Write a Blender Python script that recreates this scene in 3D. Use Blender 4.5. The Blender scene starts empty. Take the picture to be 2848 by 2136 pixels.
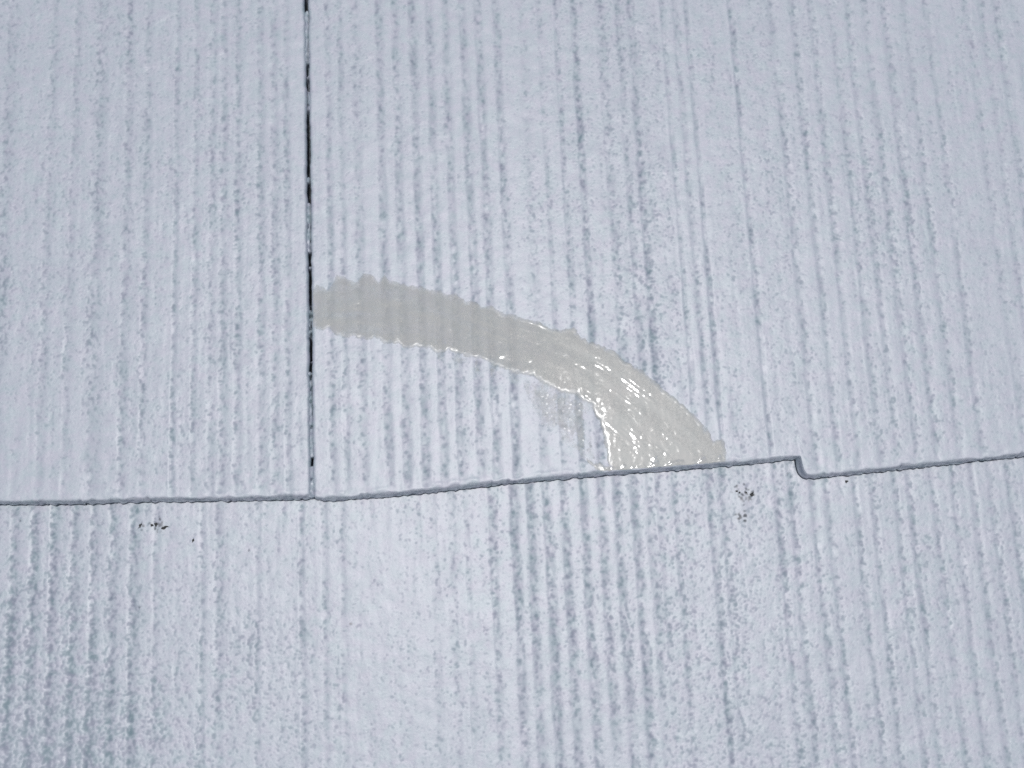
import bpy, math
import numpy as np
from mathutils import Vector, Matrix

RS = np.random.RandomState
MM = 0.001
# ------------------------------------------------------------------ camera, sky, sun, exposure
scene = bpy.context.scene
ROOF_PITCH = math.radians(25.0)            # the roof falls towards -Y
ROOF = Matrix.Translation((0, 0, 4.2)) @ Matrix.Rotation(ROOF_PITCH, 4, 'X')

# photographer's camera, in roof coordinates (mm; X along the courses, Y up the slope, Z off the roof)
FPX = 2770.0                               # focal length in photograph pixels (2848 wide)
DIST = 324.0
TILT = math.radians(10.0)                  # camera stands a little down the slope
ROLL = 0.047
cdir = np.array([0.0, -math.sin(TILT), math.cos(TILT)])
fwd = -cdir
r0 = np.array([1.0, 0, 0]); u0 = np.array([0, math.cos(TILT), math.sin(TILT)])
RIGHT = r0 * math.cos(ROLL) - u0 * math.sin(ROLL)
UP = u0 * math.cos(ROLL) + r0 * math.sin(ROLL)
CAM = cdir * DIST

def plane_pt(px, py, z=0.0):
    """where the sight line through a photograph pixel meets the roof (mm)"""
    px = np.asarray(px, float); py = np.asarray(py, float)
    d = fwd * FPX + (px - 1424.0)[..., None] * RIGHT + (1068.0 - py)[..., None] * UP
    k = (z - CAM[2]) / d[..., 2]
    return CAM[0] + k * d[..., 0], CAM[1] + k * d[..., 1]

cam_data = bpy.data.cameras.new('camera')
cam = bpy.data.objects.new('camera', cam_data)
scene.collection.objects.link(cam)
rot = Matrix(((RIGHT[0], UP[0], cdir[0]), (RIGHT[1], UP[1], cdir[1]), (RIGHT[2], UP[2], cdir[2]))).to_4x4()
cam.matrix_world = ROOF @ (Matrix.Translation(Vector(CAM * MM)) @ rot)
cam_data.sensor_width = 36.0
cam_data.lens = 36.0 * FPX / 2848.0
cam_data.clip_start = 0.01
cam_data.clip_end = 1000.0
cam_data.dof.use_dof = True
cam_data.dof.focus_distance = DIST * MM * 1.0
cam_data.dof.aperture_fstop = 8.0
scene.camera = cam

# sun: high, behind the camera, so that the fresh paint gleams mid picture
hx, hy = plane_pt(1460, 1350)
v = CAM - np.array([hx, hy, 0.0]); v /= np.linalg.norm(v)
s_loc = Vector((-v[0], -v[1], v[2]))
s_w = (ROOF.to_3x3() @ s_loc).normalized()
SUN_STRENGTH = 3.3
sd = bpy.data.lights.new('sun', 'SUN')
sd.energy = SUN_STRENGTH
sd.angle = math.radians(1.0)
sd.color = (1.0, 0.985, 0.97)
sun = bpy.data.objects.new('sun', sd)
scene.collection.objects.link(sun)
sun.rotation_euler = s_w.to_track_quat('Z', 'Y').to_euler()
sun.location = (0, 0, 9)

world = bpy.data.worlds.new('World'); scene.world = world
world.use_nodes = True
wn = world.node_tree.nodes; wl = world.node_tree.links
sky = wn.new('ShaderNodeTexSky'); sky.sky_type = 'NISHITA'; sky.sun_disc = False
sky.sun_elevation = math.asin(s_w.z)
sky.sun_rotation = math.atan2(s_w.x, s_w.y)
sky.altitude = 50; sky.air_density = 1.0; sky.dust_density = 3.0; sky.ozone_density = 1.0
bg = wn['Background']; bg.inputs['Strength'].default_value = 0.115
wl.new(sky.outputs['Color'], bg.inputs['Color'])

scene.render.engine = 'CYCLES'
scene.cycles.use_denoising = False
scene.view_settings.view_transform = 'Standard'
scene.view_settings.look = 'None'
scene.view_settings.gamma = 1.0
scene.view_settings.use_curve_mapping = False
scene.view_settings.exposure = -0.99

# ------------------------------------------------------------------ noise fields (periodic, unit variance)
N = 2048; PITCH = 0.17                       # 348 mm tile
_f = np.fft.fftfreq(N, PITCH)
_FX, _FY = np.meshgrid(_f, _f[:N // 2 + 1])  # note: half spectrum along axis 0
def gfield(seed, wx, wy, band=False):
    """gaussian random field with feature size wx, wy (mm)"""
    n = RS(seed).standard_normal((N, N)).astype(np.float32)
    F = np.fft.rfft2(n.T)                    # axis -1 half
    fx = np.fft.rfftfreq(N, PITCH)[None, :]; fy = np.fft.fftfreq(N, PITCH)[:, None]
    r2 = (fx * wx) ** 2 + (fy * wy) ** 2
    H = np.exp(-r2 * 2.2)
    if band: H = H * r2
    g = np.fft.irfft2(F * H, s=(N, N)).astype(np.float32)
    return (g - g.mean()) / g.std()

def samp(f, x, y):
    """bilinear lookup; f[row=y, col=x]"""
    a = np.asarray(x, float) / PITCH; b = np.asarray(y, float) / PITCH
    i = np.floor(a).astype(np.int64); j = np.floor(b).astype(np.int64)
    u = a - i; w = b - j
    i0 = i % N; j0 = j % N; i1 = (i + 1) % N; j1 = (j + 1) % N
    return (f[j0, i0] * (1 - u) + f[j0, i1] * u) * (1 - w) + (f[j1, i0] * (1 - u) + f[j1, i1] * u) * w

def sstep(a, b, x):
    t = np.clip((x - a) / (b - a), 0, 1); return t * t * (3 - 2 * t)

F_PIT = gfield(1, 1.2, 1.2, True)     # small pits and bubbles in the paint
F_PIT2 = gfield(2, 2.0, 2.8, True)    # larger blisters
F_MID = gfield(3, 5, 7)
F_BIG = gfield(4, 26, 34)             # where the roller left less paint
F_LONG = gfield(5, 3.0, 24)           # drift of a groove along its length
F_LONG2 = gfield(6, 2.2, 9)
F_FINE = gfield(7, 0.75, 0.75)
F_SOFT = gfield(8, 3.2, 3.2)
F_RIB = gfield(9, 2.1, 20, True)     # fine ribbing between the deep grooves
F_RIB2 = gfield(10, 4.2, 48, True)

# ------------------------------------------------------------------ materials
def nn(nt, typ, **kw):
    n = nt.nodes.new(typ)
    for k, val in kw.items():
        if k in n.inputs.keys(): n.inputs[k].default_value = val
        else: setattr(n, k, val)
    return n

def mixc(nt, fac, a, b, blend='MIX'):
    n = nt.nodes.new('ShaderNodeMix'); n.data_type = 'RGBA'; n.blend_type = blend
    for sock, val in ((n.inputs[0], fac), (n.inputs[6], a), (n.inputs[7], b)):
        if hasattr(val, 'is_output'): nt.links.new(val, sock)
        else: sock.default_value = val
    return n.outputs[2]

def obj_noise(nt, scale, detail=3.0, rough=0.55, stretch=(1, 1, 1)):
    tc = nt.nodes.new('ShaderNodeTexCoord'); mp = nt.nodes.new('ShaderNodeMapping')
    mp.inputs['Scale'].default_value = stretch
    nt.links.new(tc.outputs['Object'], mp.inputs['Vector'])
    no = nn(nt, 'ShaderNodeTexNoise', Scale=scale, Detail=detail, Roughness=rough)
    nt.links.new(mp.outputs['Vector'], no.inputs['Vector'])
    return no

def ramp(nt, sock, lo, hi, a=0.0, b=1.0):
    m = nt.nodes.new('ShaderNodeMapRange')
    m.inputs['From Min'].default_value = lo; m.inputs['From Max'].default_value = hi
    m.inputs['To Min'].default_value = a; m.inputs['To Max'].default_value = b
    nt.links.new(sock, m.inputs['Value']); return m.outputs['Result']

def painted_shingle_material():
    m = bpy.data.materials.new('white_painted_slate'); m.use_nodes = True
    nt = m.node_tree; b = nt.nodes['Principled BSDF']
    at = nt.nodes.new('ShaderNodeAttribute'); at.attribute_name = 'cover'
    tint = obj_noise(nt, 210.0, 3.0, 0.6)
    tint2 = obj_noise(nt, 34.0, 2.0, 0.5)
    white = mixc(nt, ramp(nt, tint.outputs['Fac'], 0.35, 0.65), (0.562, 0.64, 0.69, 1), (0.615, 0.628, 0.712, 1))
    white = mixc(nt, ramp(nt, tint2.outputs['Fac'], 0.40, 0.70, 0.0, 0.5), white, (0.605, 0.645, 0.713, 1))
    grain = obj_noise(nt, 1100.0, 2.0, 0.6)
    white = mixc(nt, ramp(nt, grain.outputs['Fac'], 0.42, 0.68, 0.0, 0.16), white, (0.30, 0.37, 0.43, 1))
    hol = mixc(nt, ramp(nt, tint.outputs['Fac'], 0.4, 0.6), (0.195, 0.282, 0.322, 1), (0.235, 0.268, 0.345, 1))
    col = mixc(nt, at.outputs['Fac'], hol, white)
    gr = nt.nodes.new('ShaderNodeAttribute'); gr.attribute_name = 'grime'
    col = mixc(nt, gr.outputs['Fac'], col, (0.03, 0.036, 0.042, 1))
    nt.links.new(col, b.inputs['Base Color'])
    nt.links.new(ramp(nt, at.outputs['Fac'], 0.0, 1.0, 0.75, 0.50), b.inputs['Roughness'])
    b.inputs['Specular IOR Level'].default_value = 0.5
    nt.links.new(ramp(nt, at.outputs['Fac'], 0.70, 1.0, 0.0, 1.0), b.inputs['Coat Weight'])
    b.inputs['Coat IOR'].default_value = 1.6
    b.inputs['Coat Roughness'].default_value = 0.46
    fine = obj_noise(nt, 1500.0, 3.0, 0.6)
    bp = nn(nt, 'ShaderNodeBump', Strength=0.25, Distance=0.00016)
    nt.links.new(fine.outputs['Fac'], bp.inputs['Height'])
    nt.links.new(bp.outputs['Normal'], b.inputs['Normal']); nt.links.new(bp.outputs['Normal'], b.inputs['Coat Normal'])
    return m

def sealant_material():
    m = bpy.data.materials.new('wet_grey_sealant'); m.use_nodes = True
    nt = m.node_tree; b = nt.nodes['Principled BSDF']
    t = obj_noise(nt, 90.0, 4.0, 0.6)
    col = mixc(nt, ramp(nt, t.outputs['Fac'], 0.35, 0.65), (0.61, 0.632, 0.605, 1), (0.638, 0.643, 0.615, 1))
    fa = nt.nodes.new('ShaderNodeAttribute'); fa.attribute_name = 'film'
    fn = obj_noise(nt, 1300.0, 2.0, 0.6)
    ad = nt.nodes.new('ShaderNodeMath'); ad.operation = 'MULTIPLY_ADD'; ad.inputs[1].default_value = 0.10; ad.use_clamp = True
    nt.links.new(ramp(nt, fn.outputs['Fac'], 0.3, 0.7, -1, 1), ad.inputs[0]); nt.links.new(fa.outputs['Fac'], ad.inputs[2])
    nt.links.new(ramp(nt, ad.outputs[0], 0.0, 1.0, 0.0, 1.0), b.inputs['Alpha'])
    nt.links.new(col, b.inputs['Base Color'])
    wet = nt.nodes.new('ShaderNodeAttribute'); wet.attribute_name = 'wet'
    nt.links.new(ramp(nt, wet.outputs['Fac'], 0.0, 1.0, 0.62, 0.075), b.inputs['Roughness'])
    b.inputs['Specular IOR Level'].default_value = 0.5
    return m

def plain_material(name, c1, c2, rough, scale):
    m = bpy.data.materials.new(name); m.use_nodes = True
    nt = m.node_tree; b = nt.nodes['Principled BSDF']
    t = obj_noise(nt, scale, 4.0, 0.6)
    nt.links.new(mixc(nt, ramp(nt, t.outputs['Fac'], 0.35, 0.65), (*c1, 1), (*c2, 1)), b.inputs['Base Color'])
    b.inputs['Roughness'].default_value = rough
    return m

M_PAINT = painted_shingle_material()
M_SEAL = sealant_material()
M_DIRT = plain_material('dark_dirt', (0.03, 0.034, 0.034), (0.085, 0.085, 0.085), 0.85, 900)
M_DECK = plain_material('roofing_felt', (0.03, 0.03, 0.032), (0.06, 0.06, 0.06), 0.9, 120)

# ------------------------------------------------------------------ mesh helpers
def mesh_obj(name, V, Q, mat, parent=None, attrs=None, smooth=True):
    V = np.ascontiguousarray(V, np.float32); Q = np.ascontiguousarray(Q, np.int32)
    k = Q.shape[1]
    me = bpy.data.meshes.new(name)
    me.vertices.add(len(V)); me.vertices.foreach_set('co', V.ravel())
    me.loops.add(Q.size); me.loops.foreach_set('vertex_index', Q.ravel())
    me.polygons.add(len(Q))
    me.polygons.foreach_set('loop_start', np.arange(0, Q.size, k, dtype=np.int32))
    me.update(calc_edges=True)
    if smooth: me.polygons.foreach_set('use_smooth', np.ones(len(Q), bool))
    for an, av in (attrs or {}).items():
        a = me.attributes.new(an, 'FLOAT', 'POINT')
        a.data.foreach_set('value', np.ascontiguousarray(av, np.float32).ravel())
    me.materials.append(mat); me.validate()
    o = bpy.data.objects.new(name, me); scene.collection.objects.link(o)
    if parent: o.parent = parent
    return o

def grid_quads(nr, nc):
    i = np.arange(nr * nc).reshape(nr, nc)
    return np.stack([i[:-1, :-1], i[:-1, 1:], i[1:, 1:], i[1:, :-1]], -1).reshape(-1, 4)

def axis(lo, hi, flo, fhi, fine, grow=1.10, top=5.0):
    """coordinates from lo to hi: fine between flo and fhi, stretching outside"""
    flo = max(lo, flo); fhi = min(hi, fhi)
    n = max(2, int(round((fhi - flo) / fine)) + 1)
    mid = np.linspace(flo, fhi, n)
    def out(a, b):
        r, p, st = [], a, fine
        while abs(b - p) > 1e-6:
            st = min(st * grow, top)
            p = p + math.copysign(min(st, abs(b - p)), b - a); r.append(p)
        return r
    L = out(flo, lo)[::-1] if flo > lo + 1e-6 else []
    R = out(fhi, hi) if fhi < hi - 1e-6 else []
    return np.array(list(L) + list(mid) + list(R))

# ------------------------------------------------------------------ the shingle surface
class Surface:
    """ribbed face of one shingle: grooves at known places, worn paint in the hollows"""
    def __init__(self, seed, grooves, wide, lo, hi, off, flat=0.35, worn=(), spots=()):
        self.off = off
        rs = RS(seed)
        self.u = np.arange(lo - 5, hi + 5, 0.05)
        g = np.zeros_like(self.u); pw = np.full_like(self.u, flat)
        gs = list(grooves)
        x0, x1 = min(a[0] for a in gs), max(a[0] for a in gs)
        x = x0 - rs.uniform(5, 8)
        while x > lo: gs.append((x, rs.uniform(.9, 1.6), rs.uniform(.4, 1.0))); x -= rs.uniform(4.5, 9)
        x = x1 + rs.uniform(5, 8)
        while x < hi: gs.append((x, rs.uniform(.9, 1.6), rs.uniform(.4, 1.0))); x += rs.uniform(4.5, 9)
        for c, w, d in gs:
            q = (self.u - c) / w
            # steeper flank on the left of each groove, as rolled
            q = np.where(q < 0, q * 1.35, q * 0.9)
            e = np.exp(-np.abs(q) ** 2.6) * d
            g = np.maximum(g, e)
        for a, b, s in wide:
            e = sstep(a - 1.0, a + 1.0, self.u) * (1 - sstep(b - 1.0, b + 1.0, self.u)) * s
            pw = np.maximum(pw, e)
        self.g = g; self.pw = pw; self.worn = worn; self.spots = spots

    def __call__(self, X, Y):
        ox, oy = self.off
        x, y = X + ox, Y + oy
        drift = samp(F_LONG, x, y) * 0.10 + samp(F_LONG2, x + 40, y + 11) * 0.07 + 0.08 * samp(F_SOFT, x + 90, y + 70)
        u = X + drift
        g = np.interp(u, self.u, self.g)
        pw = np.interp(u, self.u, self.pw)
        big = samp(F_BIG, x, y); mid = samp(F_MID, x, y)
        along = 0.88 + 0.13 * samp(F_LONG2, x * 0.5 + 100, y * 0.6)
        g = g * np.clip(along, 0.3, 1.2)
        pit = samp(F_PIT, x, y); pit2 = samp(F_PIT2, x, y); fine = samp(F_FINE, x, y)
        dens = 0.62 * g + 0.62 * pw + 0.07 * big + 0.09 * mid - 0.05
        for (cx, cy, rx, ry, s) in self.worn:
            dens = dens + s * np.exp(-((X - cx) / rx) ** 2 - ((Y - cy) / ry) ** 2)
        rib = np.clip(0.55 * samp(F_RIB, u + ox, y) + 0.75 * samp(F_RIB2, u + ox, y), -1.5, 2.2)
        rp = sstep(0.2, 1.8, rib)
        dens = dens + 0.22 * rp * (1 - 0.7 * np.clip(g, 0, 1)) - 0.04
        # pits open where the hollow is deep enough
        p = sstep(0.55, 2.35, 0.60 * pit + 0.42 * pit2 + 0.22 * fine + 1.12 * dens)
        p2 = sstep(0.5, 1.3, 0.9 * pit2 - 0.2 * pit + 1.0 * dens - 0.4) * 0.6
        h = -0.21 * g - 0.020 * rib * (1 - 0.6 * np.clip(g, 0, 1)) - 0.11 * p * (0.35 + 0.65 * np.clip(dens, 0, 1)) + 0.024 * samp(F_SOFT, x, y) + 0.016 * fine * np.clip(dens + .3, 0, 1) + 0.03 * mid * pw
        soft = samp(F_SOFT, x + 60, y * 0.5 + 30)
        raw = 0.40 * p * np.clip(0.45 + 0.55 * dens, 0, 1) + (0.22 + 0.06 * soft + 0.06 * pit2) * g + 0.03 * rp + 0.14 * p2 * np.clip(dens, 0, 1) + 0.05 * pw * (1 + 0.5 * soft)  # the g term also paints the grooves' soft shading into the colour
        grime = np.zeros_like(X)
        for (cx, cy, r, s) in self.spots:
            d = np.hypot(X - cx, Y - cy) / r
            a = np.exp(-d * d) * s
            grime = np.maximum(grime, sstep(0.35, 0.9, a * (1.0 + 0.55 * pit + 0.3 * fine)) * min(1, s))
        return h, np.clip(1 - raw, 0, 1), grime

def px_line(pts, z=0.0):
    a = np.array(pts, float); X, Y = plane_pt(a[:, 0], a[:, 1], z)
    return X, Y

# frame limits on the roof
fx, fy = plane_pt([0, 2848, 0, 2848], [0, 0, 2136, 2136])
FX0, FX1 = fx.min() - 6, fx.max() + 6
FY0, FY1 = fy.min() - 6, fy.max() + 6
FINE = 0.285
THICK = 5.5
EXPOSE = 200.0

def grooves_at(xs, yref, z=0.0, w=1.25, d=1.0, over=None):
    X, _ = plane_pt(np.array(xs, float), np.full(len(xs), float(yref)), z)
    out = []
    for i, x in enumerate(X):
        ww, dd = w, d
        if over and xs[i] in over: ww, dd = over[xs[i]]
        out.append((x, ww, dd))
    return out

def ux(px, yref, z=0.0):
    return float(plane_pt(np.array([px]), np.array([yref]), z)[0][0])

# joint between the two upper shingles, lower edges of both
JX, JY = px_line([(852, 0), (862, 700), (868, 1390)])
def joint_x(Y): 
    return JX[2] + (JX[0] - JX[2]) * (Y - JY[2]) / (JY[0] - JY[2])
ELX, ELY = px_line([(-400, 1412), (0, 1394), (217, 1393), (407, 1386), (633, 1384), (845, 1378), (870, 1372)])
ERX, ERY = px_line([(868, 1370), (880, 1380), (904, 1384), (995, 1378), (1200, 1360), (1400, 1337), (1700, 1311), (2048, 1284), (2130, 1276), (2200, 1269), (2227, 1267),
                    (2232, 1290), (2237, 1308), (2246, 1319), (2262, 1321), (2300, 1318), (2448, 1302), (2650, 1281), (2848, 1261), (3200, 1225)])

def edge_fn(EX, EY, slope_l=0.0, slope_r=0.0):
    def f(X):
        y = np.interp(X, EX, EY)
        y = np.where(X < EX[0], EY[0] + slope_l * (X - EX[0]), y)
        y = np.where(X > EX[-1], EY[-1] + slope_r * (X - EX[-1]), y)
        return y
    return f

def lip_bead(t, X, Y):
    return np.exp(-((t - 1.25) / 0.75) ** 2) * (0.04 + 0.045 * samp(F_MID, X * 1.3 + 7, Y * 0 + 3) + 0.035 * samp(F_SOFT, X + 9, Y))

def build_shingle(name, surf, xlo, xhi, edge, z0, depth, side_l=None, side_r=None, fine=FINE, seed=0, fy1=None, parent=None, xf=None):
    """one slate: its worn face, the rounded painted lip, the butt face below and the cut sides"""
    a0, a1 = xf or (FX0, FX1)
    S = axis(xlo, xhi, a0, a1, fine)
    dense = np.abs(np.gradient(S)).min() if len(S) > 2 else fine
    T = axis(0.0, depth, 0.0, (fy1 if fy1 else depth), fine)
    T = np.concatenate([[0.0, 0.10, 0.20], T[T > 0.27]])
    e = edge(S)
    wob = np.interp(S, np.arange(S.min(), S.max() + 1, 0.6), np.convolve(RS(seed).standard_normal(len(np.arange(S.min(), S.max() + 1, 0.6)) + 4), np.ones(5) / 5, 'valid'))
    wob2 = np.interp(S, np.arange(S.min(), S.max() + 4, 3.0), RS(seed + 1).standard_normal(len(np.arange(S.min(), S.max() + 4, 3.0))))
    e = e + 0.24 * wob + 0.12 * wob2
    cx = np.arange(S.min(), S.max() + 2, 0.9); chip = np.interp(S, cx, np.clip(RS(seed + 5).standard_normal(len(cx)) - 1.1, 0, 1.2))
    e = e + 0.42 * chip
    e_far = np.interp(S, [S[0], S[-1]], [np.median(edge(S[: max(2, len(S) // 10)])), np.median(edge(S[-max(2, len(S) // 10):]))])
    w = sstep(0, 30, T)[:, None]
    Y = (e[None, :] * (1 - w) + e_far[None, :] * w) + T[:, None]
    X = np.repeat(S[None, :], len(T), 0)
    # follow the slanting joint on the side that has one
    if side_l is not None: X = X + (side_l(Y) - xlo) * (1 - sstep(0, 40, X - xlo))
    if side_r is not None: X = X + (side_r(Y) - xhi) * (1 - sstep(0, 40, xhi - X))
    h, cov, gri = surf(X, Y)
    fade = sstep(0.0, 1.3, T)[:, None]
    fade2 = sstep(0.3, 5.0, T)[:, None]
    h = h * (0.25 + 0.75 * fade)
    cov = 1 - (1 - cov) * (0.25 + 0.75 * fade2)
    # bead of paint along the lip
    bead = lip_bead(T[:, None], X, Y)
    r = 0.55
    rim = np.where(T < r, -r + np.sqrt(np.maximum(0, r * r - (r - T) ** 2)), 0.0)[:, None] * 0.7
    Z = h + bead + rim
    def side_round(dist, rr=1.0):
        return np.where(dist < rr, -rr + np.sqrt(np.maximum(0, rr * rr - (rr - dist) ** 2)), 0.0)
    if side_l is not None: Z = Z + side_round(X - side_l(Y)) * 0.8; cov = cov - 0.45 * np.exp(-((X - side_l(Y)) / 0.75) ** 2)
    if side_r is not None: Z = Z + side_round(side_r(Y) - X) * 0.8; cov = cov - 0.45 * np.exp(-((side_r(Y) - X) / 0.75) ** 2)
    # butt face: rows below the lip
    prof = [(0.16, -0.5), (0.34, -1.1), (0.62, -2.1), (0.92, -3.3), (1.12, -4.3), (1.20, -4.6), (1.62, -5.0), (-0.6, -5.1), (-6, -5.1)]
    rx, ry, rz, rc, rg = [], [], [], [], []
    zr = Z[0]
    slope = np.gradient(e, S); nx = slope / np.sqrt(1 + slope ** 2); ny = -1 / np.sqrt(1 + slope ** 2)
    sm = np.convolve(np.pad(wob, 3, 'edge'), np.ones(7) / 7, 'valid')
    for k, (o, z) in enumerate(prof):
        f = (k + 1) / len(prof)
        oo = o * 0.68 + (0.15 * wob2 + 0.30 * sm + 0.10 * wob + 0.13 * samp(F_PIT2, S, S * 0 + z * 1.4) + 0.25 * chip) * min(1, f * 2) * (1 if o > 0 else 0)
        rx.append(X[0] + nx * oo); ry.append(Y[0] + ny * oo)
        zz = z + (zr - zr.mean()) * max(0, 1 - 2 * f)
        rz.append(np.minimum(zz, zr - 0.05 * (k + 1)))
        c = 0.88 + 0.12 * samp(F_SOFT, S * 1.0 + 50, S * 0 + z * 2) + 0.16 * samp(F_PIT, S + 9, S * 0 + z * 1.5)
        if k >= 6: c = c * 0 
        rc.append(np.clip(c, 0, 1)); rg.append(np.full(len(S), 0.0 if k < 5 else (0.15 if k < 6 else 0.85)))  # lowest rows blackened to draw the shadow line of the gap
    X = np.concatenate([np.array(rx)[::-1], X]); Y = np.concatenate([np.array(ry)[::-1], Y])
    Z = np.concatenate([np.array(rz)[::-1], Z]); cov = np.concatenate([np.array(rc)[::-1], cov]); gri = np.concatenate([np.array(rg)[::-1], gri])
    nb = len(prof)
    # cut sides
    def add_side(left):
        nonlocal X, Y, Z, cov, gri
        col = 0 if left else -1
        sx = 1 if left else -1
        xs, ys, zs, cs, gs = [], [], [], [], []
        for dx, dz, c, g in ((-0.03, -0.8, 0.35, 0.05), (0.0, -2.0, 0.1, 0.35), (0.03, -5.1, 0.0, 0.9)):
            xs.append(X[:, col] + sx * dx); ys.append(Y[:, col])
            zs.append(np.minimum(Z[:, col] + dz * 0.2, np.maximum(dz, -5.15)) if True else 0)
            cs.append(np.full(len(X), c)); gs.append(np.full(len(X), g))
        if left: xs, ys, zs, cs, gs = [q[::-1] for q in (xs, ys, zs, cs, gs)]
        A = [np.array(q).T for q in (xs, ys, zs, cs, gs)]
        if left: X, Y, Z, cov, gri = [np.concatenate([b, a], 1) for a, b in zip((X, Y, Z, cov, gri), A)]
        else: X, Y, Z, cov, gri = [np.concatenate([a, b], 1) for a, b in zip((X, Y, Z, cov, gri), A)]
    add_side(True); add_side(False)
    V = np.stack([X, Y, Z + z0], -1).reshape(-1, 3) * MM
    return mesh_obj(name, V, grid_quads(*X.shape), M_PAINT, parent, {'cover': np.clip(cov, 0, 1), 'grime': np.clip(gri, 0, 1)})

# ------------------------------------------------------------------ the roof
roof = bpy.data.objects.new('roof', None); scene.collection.objects.link(roof)
roof.matrix_world = ROOF
roof['label'] = 'sloping roof of overlapping ribbed slate shingles painted white, paint thin in the grooves'
roof['category'] = 'roof'
roof['kind'] = 'thing'

GAP = 1.6
# grooves read off the photograph (pixel columns at a given row)
G_R = grooves_at([913, 949, 992, 1060, 1107, 1157, 1205, 1250, 1302, 1345, 1397, 1470, 1519, 1568, 1618, 1695, 1745, 1781,
                  1875, 1911, 1943, 2069, 2187, 2246, 2300, 2359, 2404, 2454, 2508, 2567, 2630, 2743, 2788], 450,
                 w=1.35, d=0.95, over={913: (1.0, .7), 949: (1.0, .6), 992: (1.6, .6), 1470: (1.6, .4), 1519: (.9, .5), 1568: (1.0, .8), 1618: (1.1, .9), 1695: (1.6, .6),
                                       1745: (1.1, .6), 1875: (.9, .8), 1911: (1.1, .7), 1943: (.8, .9), 2069: (.9, 1.1), 2187: (1.2, .8), 2630: (1.3, .6), 2743: (1.4, .45), 2788: (1.3, .4), 2246: (1.3, .7), 2300: (1.2, .65), 2359: (1.3, .65), 2404: (1.2, .6), 2454: (1.3, .65), 2508: (1.3, .65), 2567: (1.2, .6)})
W_R = [(ux(880, 450), ux(1000, 450), .40), (ux(1440, 450), ux(1560, 450), .42), (ux(1560, 450), ux(1700, 450), .62), (ux(1680, 450), ux(1860, 450), .78), (ux(1960, 450), ux(2060, 450), .60),
       (ux(2080, 450), ux(2180, 450), .70), (ux(2190, 450), ux(2640, 450), .42), (ux(2640, 450), ux(2848, 450), .45)]
G_L = grooves_at([-90, -40, 14, 136, 203, 270, 353, 407, 488, 542, 588, 620, 660, 723, 760, 796], 450,
                 w=1.3, d=0.6, over={14: (2.0, .6), 136: (1.4, .5), 203: (1.3, .5), 270: (2.2, .6), 488: (.9, .8), 542: (1.0, .6), 660: (1.2, .7), 796: (1.2, .7)})
W_L = [(ux(-300, 450), ux(60, 450), .70), (ux(60, 450), ux(260, 450), .58), (ux(240, 450), ux(420, 450), .75), (ux(430, 450), ux(640, 450), .60), (ux(640, 450), ux(810, 450), .60)]
ZL = -THICK
G_B = grooves_at([-30, 27, 86, 140, 199, 253, 307, 366, 429, 560, 606, 714, 841, 904, 954], 1750, ZL, w=1.5, d=0.95,
                 over={429: (1.2, .6), 560: (1.0, .5), 606: (1.4, .5), 714: (.9, .6), 841: (.9, .7), 904: (1.0, .5), 954: (1.0, .4)})
G_B += grooves_at([1213, 1263, 1308, 1381, 1444, 1489, 1537, 1589, 1643, 1693, 1738, 1788, 1833, 1860, 1905, 2005, 2041], 1750, ZL, w=1.4, d=0.95,
                  over={1213: (1.2, .4), 1263: (1.2, .5), 1308: (.9, .5), 1381: (1.2, .7), 1833: (1.4, .6), 1860: (1.2, .5), 1905: (1.0, .6), 2005: (1.0, .7), 2041: (1.2, .5)})
G_B += grooves_at([2178, 2218, 2279, 2319, 2399, 2446, 2511, 2551, 2619, 2677, 2731, 2782, 2836], 1570, ZL, w=1.1, d=0.7)
W_B = [(ux(-200, 1750, ZL), ux(420, 1750, ZL), .50), (ux(420, 1750, ZL), ux(580, 1750, ZL), .42), (ux(580, 1750, ZL), ux(1100, 1750, ZL), .48), (ux(1100, 1750, ZL), ux(1300, 1750, ZL), .45),
       (ux(1320, 1750, ZL), ux(1850, 1750, ZL), .45), (ux(1840, 1750, ZL), ux(2300, 1750, ZL), .74), (ux(2300, 1750, ZL), ux(2900, 1750, ZL), .62)]

def pxz(x, y, z=ZL):
    X, Y = plane_pt(np.array([float(x)]), np.array([float(y)]), z); return float(X[0]), float(Y[0])

sx_r0 = float(JX[2]) + GAP / 2; sx_l1 = float(JX[2]) - GAP / 2
_jy = np.arange(-300, 500, 0.7)
_jn = lambda sd: np.convolve(RS(sd).standard_normal(len(_jy) + 2), [.25, .5, .25], 'valid') * 0.11 + np.interp(_jy, _jy[::6], RS(sd + 1).standard_normal(len(_jy[::6]))) * 0.09
_ja, _jb = _jn(71), _jn(81)
def half_gap(Y): return 0.5 * (0.80 + 0.32 * sstep(JY[2] + 20, JY[2] + 70, Y))
side_r = lambda Y: joint_x(Y) + half_gap(Y) + np.interp(Y, _jy, _ja)
side_l = lambda Y: joint_x(Y) - half_gap(Y) - np.interp(Y, _jy, _jb)

_c1 = pxz(1250, 1000, 0); _c2 = pxz(1800, 1000, 0); _c3 = pxz(1150, 1200, 0); _c4 = pxz(1200, 300, 0)
S_R = Surface(11, G_R, W_R, -60, 900, (30, 20), flat=.22, worn=[(_c2[0], _c2[1], 40, 40, -.02), (*_c3, 28, 14, -.14), (*_c4, 60, 50, -.04)])
right_sh = build_shingle('shingle', S_R, sx_r0, sx_r0 + 640, edge_fn(ERX, ERY, 0, 0.055), 0.0, EXPOSE + 60, side_l=side_r, seed=21, fy1=FY1 - ERY.min(), parent=roof)
right_sh['label'] = 'white shingle with a stepped lower edge and a sealed crack'

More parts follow.
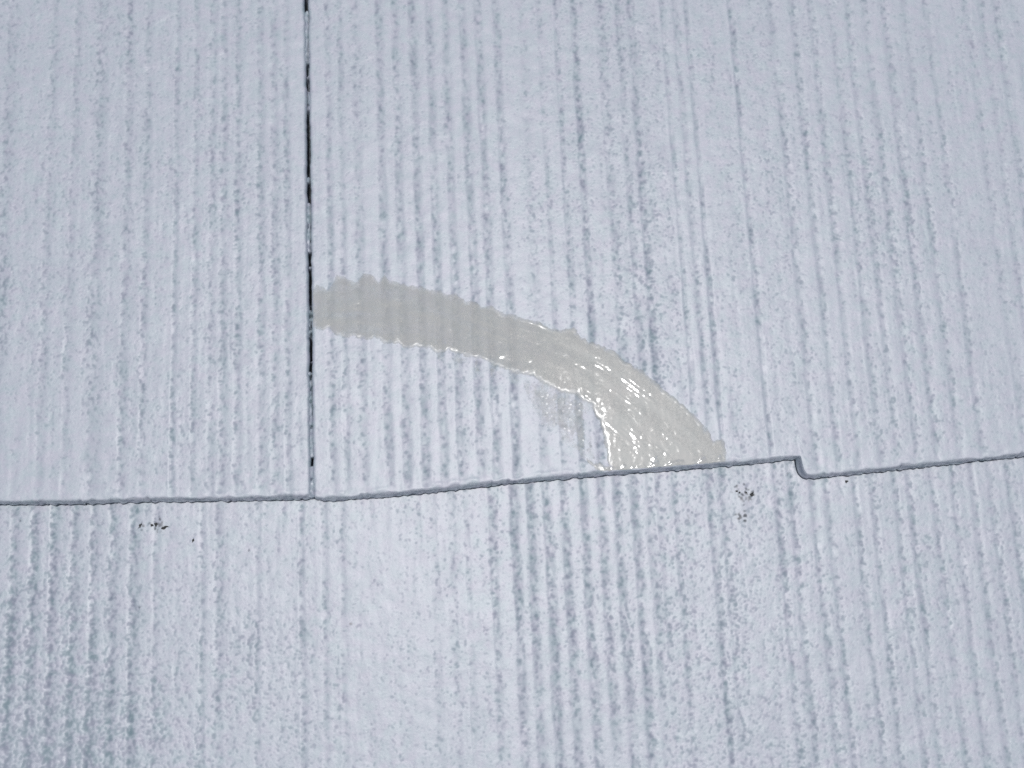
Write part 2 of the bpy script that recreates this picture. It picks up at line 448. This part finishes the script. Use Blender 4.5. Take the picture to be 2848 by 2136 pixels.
_d1 = pxz(100, 1100, 0); _d2 = pxz(380, 1200, 0)
S_L = Surface(12, G_L, W_L, -900, 0, (150, 90), flat=.30, worn=[(*pxz(90, 900, 0), 20, 40, .08), (*pxz(150, 1300, 0), 30, 10, -.2)])
left_sh = build_shingle('shingle', S_L, sx_l1 - 620, sx_l1, edge_fn(ELX, ELY, 0.0, 0), 0.0, EXPOSE + 60, side_r=side_l, seed=31, fy1=FY1 - ELY.min(), parent=roof)

# lower course, one long shingle
yb = float(ELY.mean()) - EXPOSE
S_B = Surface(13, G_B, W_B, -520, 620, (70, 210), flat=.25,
              worn=[(*pxz(20, 2140), 70, 60, .85), (*pxz(1700, 1800), 26, 40, .04), (*pxz(700, 1560), 60, 14, -.15), (*pxz(2300, 1440), 60, 9, -.15), (*pxz(2050, 1800), 30, 26, .10)],  # first entry darkens the paint at lower left to match the flash falloff
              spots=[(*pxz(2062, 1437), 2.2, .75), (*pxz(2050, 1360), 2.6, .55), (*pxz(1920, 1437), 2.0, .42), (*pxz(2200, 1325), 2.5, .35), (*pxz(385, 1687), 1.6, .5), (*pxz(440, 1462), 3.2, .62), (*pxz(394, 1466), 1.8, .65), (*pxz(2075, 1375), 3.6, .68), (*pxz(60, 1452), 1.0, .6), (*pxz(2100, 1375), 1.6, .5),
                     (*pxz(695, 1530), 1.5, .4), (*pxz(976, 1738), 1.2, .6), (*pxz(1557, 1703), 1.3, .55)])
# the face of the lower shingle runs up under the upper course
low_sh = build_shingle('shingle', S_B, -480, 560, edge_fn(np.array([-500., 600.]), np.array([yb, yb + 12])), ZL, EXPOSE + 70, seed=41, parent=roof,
                       fine=0.29)

# ------------------------------------------------------------------ paint dried in the joint
def joint_fill():
    Yt = np.arange(JY[2] + 0.9, FY1, 0.22)
    # photograph rows along the joint and how far the paint fills it there (0 open, 1 full)
    rows = [(-60, .6), (0, .0), (22, .0), (34, .6), (165, .62), (180, .12), (200, .1), (210, .4), (220, .12), (242, .1), (256, .42), (300, .42), (316, .08), (484, .05), (493, .42), (500, .42), (508, .0), (556, .0), (566, .5), (612, .5), (622, .3),
            (640, .45), (695, .5), (705, .0), (732, .0), (742, .4), (752, .0), (838, .03), (848, .3), (935, .28), (946, .0), (1000, .0), (1006, .38), (1012, .02), (1026, .02), (1036, .35), (1150, .4), (1268, .55), (1277, .0), (1290, .0), (1298, .5), (1372, .55), (1400, .5)]
    ry = np.array([pxz(860, p, 0)[1] for p, _ in rows]); rf = np.array([q for _, q in rows])
    fill = np.interp(Yt, ry[::-1], rf[::-1])
    k = np.linspace(-1, 1, 9)
    X = joint_x(Yt)[:, None] + k[None, :] * (GAP / 2 + 0.30)
    Y = np.repeat(Yt[:, None], len(k), 1)
    nz = samp(F_FINE, X * 2 + 5, Y); n2 = samp(F_PIT, X + 77, Y * 0.6)
    fl = np.clip(fill[:, None] + 0.10 * n2 * (fill[:, None] > .2), 0, 1)
    Z = -0.75 - 4.2 * (1 - sstep(0.04, 0.34, fl)) + 0.12 * nz * fl + 0.35 * (np.abs(k)[None, :] ** 2) * fl
    cov = np.clip(0.08 + 0.66 * fl + 0.18 * nz * fl + 0.18 * n2 * fl, 0, 1)
    gri = np.clip(1.0 - 3.2 * fl + 0.15 * nz, 0, 1)  # near black where the joint is open, paler where it is filled
    # thin open line beside the paint where it has shrunk
    crack = np.exp(-((k[None, :] - 0.45 + 0.25 * samp(F_LONG, Y * 0 + 3, Y)) / 0.22) ** 2) * (fl > .25)
    gri = np.clip(gri + 0.55 * crack, 0, 1); Z = Z - 0.7 * crack
    return mesh_obj('joint_paint', np.stack([X, Y, Z], -1).reshape(-1, 3) * MM, grid_quads(*X.shape), M_PAINT, roof, {'cover': cov, 'grime': gri})
joint_fill()

# ------------------------------------------------------------------ neighbours above and below, and the deck that carries them
def coarse(seed, xlo, xhi, y, z, depth):
    rs = RS(seed); g = []; x = xlo + 4
    while x < xhi - 2: g.append((x, rs.uniform(1, 1.6), rs.uniform(.4, 1))); x += rs.uniform(5, 9)
    s = Surface(seed, g, [(xlo + 20, xhi - 60, .5)], xlo, xhi, (seed * 17 % 300, seed * 29 % 300))
    return build_shingle('shingle', s, xlo, xhi, edge_fn(np.array([xlo, xhi]), np.array([y, y + 2.])), z, depth, seed=seed, fine=2.2, parent=roof, xf=(xlo, xhi))
y_up = FY1 + 9.0
coarse(51, -640, -91, y_up, THICK, 260); coarse(52, -90, 600, y_up + 1, THICK, 260)
coarse(53, -560, 20, yb - EXPOSE + 2, 2 * ZL, 262); coarse(54, 21.2, 640, yb - EXPOSE + 4, 2 * ZL, 262)
def box(name, lo, hi, mat, parent):
    x0, y0, z0 = lo; x1, y1, z1 = hi
    V = np.array([[x, y, z] for z in (z0, z1) for y in (y0, y1) for x in (x0, x1)], float) * MM
    Q = np.array([[0, 2, 3, 1], [4, 5, 7, 6], [0, 1, 5, 4], [2, 6, 7, 3], [0, 4, 6, 2], [1, 3, 7, 5]])
    return mesh_obj(name, V, Q, mat, parent, smooth=False)
box('roof_deck', (-660, yb - EXPOSE - 2, -40), (660, y_up + 262, 3 * ZL - 1.5), M_DECK, roof)

# ------------------------------------------------------------------ sealant wiped along the crack
def poly_sd(PX, PY, X, Y):
    """signed distance to a closed polygon, positive inside"""
    d = np.full(X.shape, 1e9); ins = np.zeros(X.shape, bool)
    n = len(PX)
    for i in range(n):
        ax, ay, bx, by = PX[i], PY[i], PX[(i + 1) % n], PY[(i + 1) % n]
        ex, ey = bx - ax, by - ay; L = ex * ex + ey * ey + 1e-12
        t = np.clip(((X - ax) * ex + (Y - ay) * ey) / L, 0, 1)
        d = np.minimum(d, np.hypot(X - ax - t * ex, Y - ay - t * ey))
        c = ((ay > Y) != (by > Y)) & (X < (bx - ax) * (Y - ay) / (by - ay + 1e-12) + ax)
        ins ^= c
    return np.where(ins, d, -d)

SEAL_TOP = [(869, 812), (880, 792), (908, 803), (923, 797), (936, 762), (955, 768), (971, 778), (990, 788), (1008, 762), (1034, 762), (1050, 781), (1069, 766), (1085, 780), (1104, 785), (1142, 794), (1170, 796), (1196, 806),
            (1224, 807), (1243, 820), (1271, 818), (1297, 837), (1313, 835), (1338, 851), (1370, 851), (1401, 873), (1430, 875), (1452, 886), (1495, 894), (1527, 913), (1558, 918), (1596, 911), (1606, 927), (1634, 948), (1672, 961),
            (1716, 983), (1735, 1005), (1773, 1021), (1811, 1052), (1843, 1084), (1875, 1106), (1906, 1132), (1935, 1160), (1963, 1192), (1985, 1227), (2007, 1222), (2017, 1249), (2023, 1280)]
SEAL_LIP = [(2010, 1289), (1954, 1300), (1880, 1306), (1802, 1311), (1716, 1317), (1669, 1314), (1640, 1293), (1632, 1278)]
SEAL_BOT = [(1660, 1290), (1691, 1294), (1686, 1250), (1678, 1214), (1669, 1166), (1655, 1156), (1647, 1125), (1621, 1116), (1602, 1097), (1558, 1088), (1504, 1062), (1482, 1046), (1441, 1040), (1419, 1032), (1385, 1021), (1338, 998),
            (1297, 992), (1249, 976), (1211, 983), (1196, 970), (1154, 964), (1135, 971), (1104, 954), (1072, 956), (1041, 938), (1022, 946), (984, 935), (952, 938), (933, 932), (917, 913), (892, 919), (869, 910)]
SMEAR = [(1400, 1026), (1504, 1060), (1602, 1095), (1650, 1125), (1645, 1165), (1660, 1215), (1668, 1290), (1640, 1285), (1600, 1262), (1555, 1225), (1510, 1190), (1480, 1150), (1440, 1085)]
SMEAR2 = [(1180, 960), (1300, 985), (1420, 1025), (1440, 1065), (1400, 1060), (1330, 1045), (1250, 1020), (1190, 1000)]
CENTRE = [(820, 868), (868, 862), (1000, 852), (1200, 880), (1350, 925), (1500, 975), (1650, 1050), (1780, 1150), (1900, 1255), (2000, 1350)]

def sealant():
    P = px_line(SEAL_TOP + SEAL_LIP + SEAL_BOT)
    x = np.arange(P[0].min() - 1, P[0].max() + 1, 0.20); y = np.arange(P[1].min() - 1.5, P[1].max() + 1.5, 0.20)
    X, Y = np.meshgrid(x, y)
    h, _, _ = S_R(X, Y)
    e = edge_fn(ERX, ERY)(X); t = Y - e
    h = h * (0.25 + 0.75 * sstep(0, 1.3, t)) + lip_bead(t, X, Y)
    r = .55; h = h + 0.7 * np.where(t < r, -r + np.sqrt(np.maximum(0, r * r - (r - np.clip(t, 0, r)) ** 2)), 0)
    # level of the slate under the sealant, evened out
    def blur(a, n):
        k = np.hanning(n + 2)[1:-1]; k /= k.sum()
        a = np.apply_along_axis(lambda v: np.convolve(np.pad(v, n // 2, 'edge'), k, 'valid')[:len(v)], 1, a)
        return np.apply_along_axis(lambda v: np.convolve(np.pad(v, n // 2, 'edge'), k, 'valid')[:len(v)], 0, a)
    hb = blur(h, 13); hw = blur(h, 61)
    d = poly_sd(*P, X, Y)
    d2 = poly_sd(*px_line(SMEAR), X, Y); d3 = poly_sd(*px_line(SMEAR2), X, Y)
    # direction of the wipe
    CX, CY = px_line(CENTRE)
    nd = np.full(X.shape, 1e9); sd_ = np.zeros(X.shape); arc = np.zeros(X.shape); acc = 0.0
    for i in range(len(CX) - 1):
        ex, ey = CX[i + 1] - CX[i], CY[i + 1] - CY[i]; L = math.hypot(ex, ey)
        tt = np.clip(((X - CX[i]) * ex + (Y - CY[i]) * ey) / L ** 2, 0, 1)
        q = np.hypot(X - CX[i] - tt * ex, Y - CY[i] - tt * ey)
        s = np.sign(ex * (Y - CY[i]) - ey * (X - CX[i]))
        m = q < nd
        nd = np.where(m, q, nd); sd_ = np.where(m, s * q, sd_); arc = np.where(m, acc + tt * L, arc); acc += L
    streak = samp(F_FINE, sd_ * 1.3 + 40, arc * 0.10) * 0.8 + samp(F_PIT, sd_ * 0.9 + 90, arc * 0.05 + 20) + 0.25 * samp(F_FINE, X + 33, Y + 66)
    jag = samp(F_PIT2, X + 20, Y) * 0.35 + samp(F_FINE, X, Y + 8) * 0.15
    dd = d + 0.35 * jag
    thick = np.where(dd > 0, (0.06 + 0.02 * jag) * sstep(-0.3, 0.9, dd), 0.35 * np.maximum(dd, -1.5))
    flat = sstep(0.30, 0.85, (X - CX[1]) / (CX[-1] - CX[1]))           # the far end buries the ribs, the near end lets them show
    lvl = hb * (0.85 - 0.62 * flat) + hw * (0.15 + 0.62 * flat) + 0.03 + 0.05 * flat
    rough_spots = sstep(0.1, 1.5, samp(F_MID, sd_ * 1.5 + 200, arc * 0.7 + 30) + 0.4 * samp(F_PIT2, X + 9, Y + 300))
    S = lvl + thick + 0.0115 * streak * (0.08 + 0.92 * rough_spots) * sstep(0, 1.2, dd) * (0.35 + 0.65 * sstep(0.35, 0.6, (X - CX[1]) / (CX[-1] - CX[1])))
    S = np.where(dd > 0, np.maximum(S, h + 0.05 * sstep(0, 0.6, dd) * sstep(0.1, 3.0, 3.2 - t)), S)
    # thin smear left only in the hollows
    def smear(dq, lift):
        return hb * 0.40 + hw * 0.60 + lift + 0.004 * samp(F_PIT, X + 3, Y + 70) + 0.014 * samp(F_MID, X + 3, Y + 7) + 0.003 * streak - 0.045 * np.maximum(0, 2.2 - dq) - 0.5 * np.maximum(0, -dq)
    S = np.maximum(S, np.maximum(smear(d2, 0.045 + 0.09 * np.exp(np.minimum(d, 0) / 1.8)), smear(d3, 0.02)))
    # nothing past the joint or over the lip
    keep = (S > h - 0.04) & (t > 0.12) & (X > joint_x(Y) + GAP / 2 + 0.15)
    Q = grid_quads(*X.shape); Q = Q[keep.ravel()[Q].all(1)]
    used = np.unique(Q); re = np.full(X.size, -1); re[used] = np.arange(len(used))
    V = np.stack([X, Y, S], -1).reshape(-1, 3)[used] * MM
    film = np.maximum(sstep(-0.035, 0.06, S - h) * (0.25 + 0.75 * sstep(-0.9, 1.7, d + 0.7 * jag)) * (0.55 + 0.45 * sstep(-1, .3, d)),
                      (0.46 + 0.22 * np.exp(np.minimum(d, 0) / 1.6)) * sstep(-0.05, 0.07, S - h) * sstep(-0.2, 5.0, np.maximum(d2, d3 * 0.9) + 2.2 * jag))
    film = film * (0.60 + 0.36 * flat + 0.06 * samp(F_SOFT, sd_ * 1.5 + 12, arc * 0.2 + 5))
    o = mesh_obj('sealant_patch', V, re[Q], M_SEAL, None, {'film': film.ravel()[used], 'wet': (0.30 + 0.70 * sstep(0.0, 1.7, d + 0.4 * jag) + 0.40 * sstep(0.8, 1.8, samp(F_PIT, X + 60, Y + 44)) * (d < 0)).clip(0, 1).ravel()[used]})
    o.matrix_world = ROOF
    o['label'] = 'wet pale grey sealant wiped in an arc over the crack in the white shingle'
    o['category'] = 'sealant'
sealant()

# ------------------------------------------------------------------ crumbs of dirt on the lower course
def flake(px, py, w, h, ang, seed, label=None, group='dark crumbs lying on the lower shingle', z=ZL):
    X, Y = pxz(px, py)
    hz = float(S_B(np.array([X]), np.array([Y]))[0][0])
    rs = RS(seed); V = [(0, 0, 1.0)]; nseg = 11; rings = ((0.55, .85), (0.92, .35), (1.0, -.4))
    rad = 1 + 0.28 * np.array([rs.standard_normal() for _ in range(nseg)]); rad = np.clip(rad, .5, 1.5)
    for rr, zz in rings:
        for i in range(nseg):
            a = 2 * math.pi * i / nseg
            V.append((math.cos(a) * rr * rad[i], math.sin(a) * rr * rad[i], zz + 0.2 * rs.standard_normal() * (zz > 0)))
    me = bpy.data.meshes.new('dirt_crumb')
    F = [(0, 1 + i, 1 + (i + 1) % nseg) for i in range(nseg)]
    for r in range(len(rings) - 1):
        for i in range(nseg):
            a = 1 + r * nseg; j = (i + 1) % nseg
            F.append((a + i, a + nseg + i, a + nseg + j, a + j))
    k = 0.117
    ca, sa = math.cos(ang), math.sin(ang)
    VV = [((x * w * k / 2 * ca - y * h * k / 2 * sa) * MM, (x * w * k / 2 * sa + y * h * k / 2 * ca) * MM, zq * 0.22 * MM * min(w, h) / 12) for x, y, zq in V]
    me.from_pydata(VV, [], F); me.update(); me.materials.append(M_DIRT)
    o = bpy.data.objects.new('dirt_crumb', me); scene.collection.objects.link(o)
    o.matrix_world = ROOF @ Matrix.Translation((X * MM, Y * MM, (z + hz + 0.08) * MM))
    o['label'] = label; o['category'] = 'dirt crumb'; o['group'] = group
flake(456, 1468, 18, 10, 0.25, 3, 'largest black crumb, at the right end of the left row of four')
flake(433, 1459, 10, 11, 0.6, 4, 'small black crumb next to the largest one in the left row of four')
flake(423, 1461, 7, 9, 1.2, 5, 'tiny upright black crumb, second from the left in the left row of four')
flake(390, 1461, 6, 14, -0.5, 6, 'thin slanting dark crumb at the left end of the left row of four')
flake(537, 1503, 6, 10, -0.4, 7, 'lone slim brown-black crumb below and right of the row of four')
flake(2092, 1373, 10, 11, 0.4, 8, 'largest dark round crumb under the stepped edge, right end of its cluster')
flake(2075, 1370, 6, 6, 0.1, 9, 'middle dark crumb of the cluster under the stepped edge')
flake(2057, 1370, 5, 5, 0.8, 10, 'tiny dark crumb left of the middle in the cluster under the stepped edge')
flake(2049, 1366, 7, 6, 0.3, 12, 'dark crumb at the left end of the cluster under the stepped edge')
flake(2354, 1339, 9, 9, 0.0, 11, 'lone round dark crumb just below the lip right of the step')
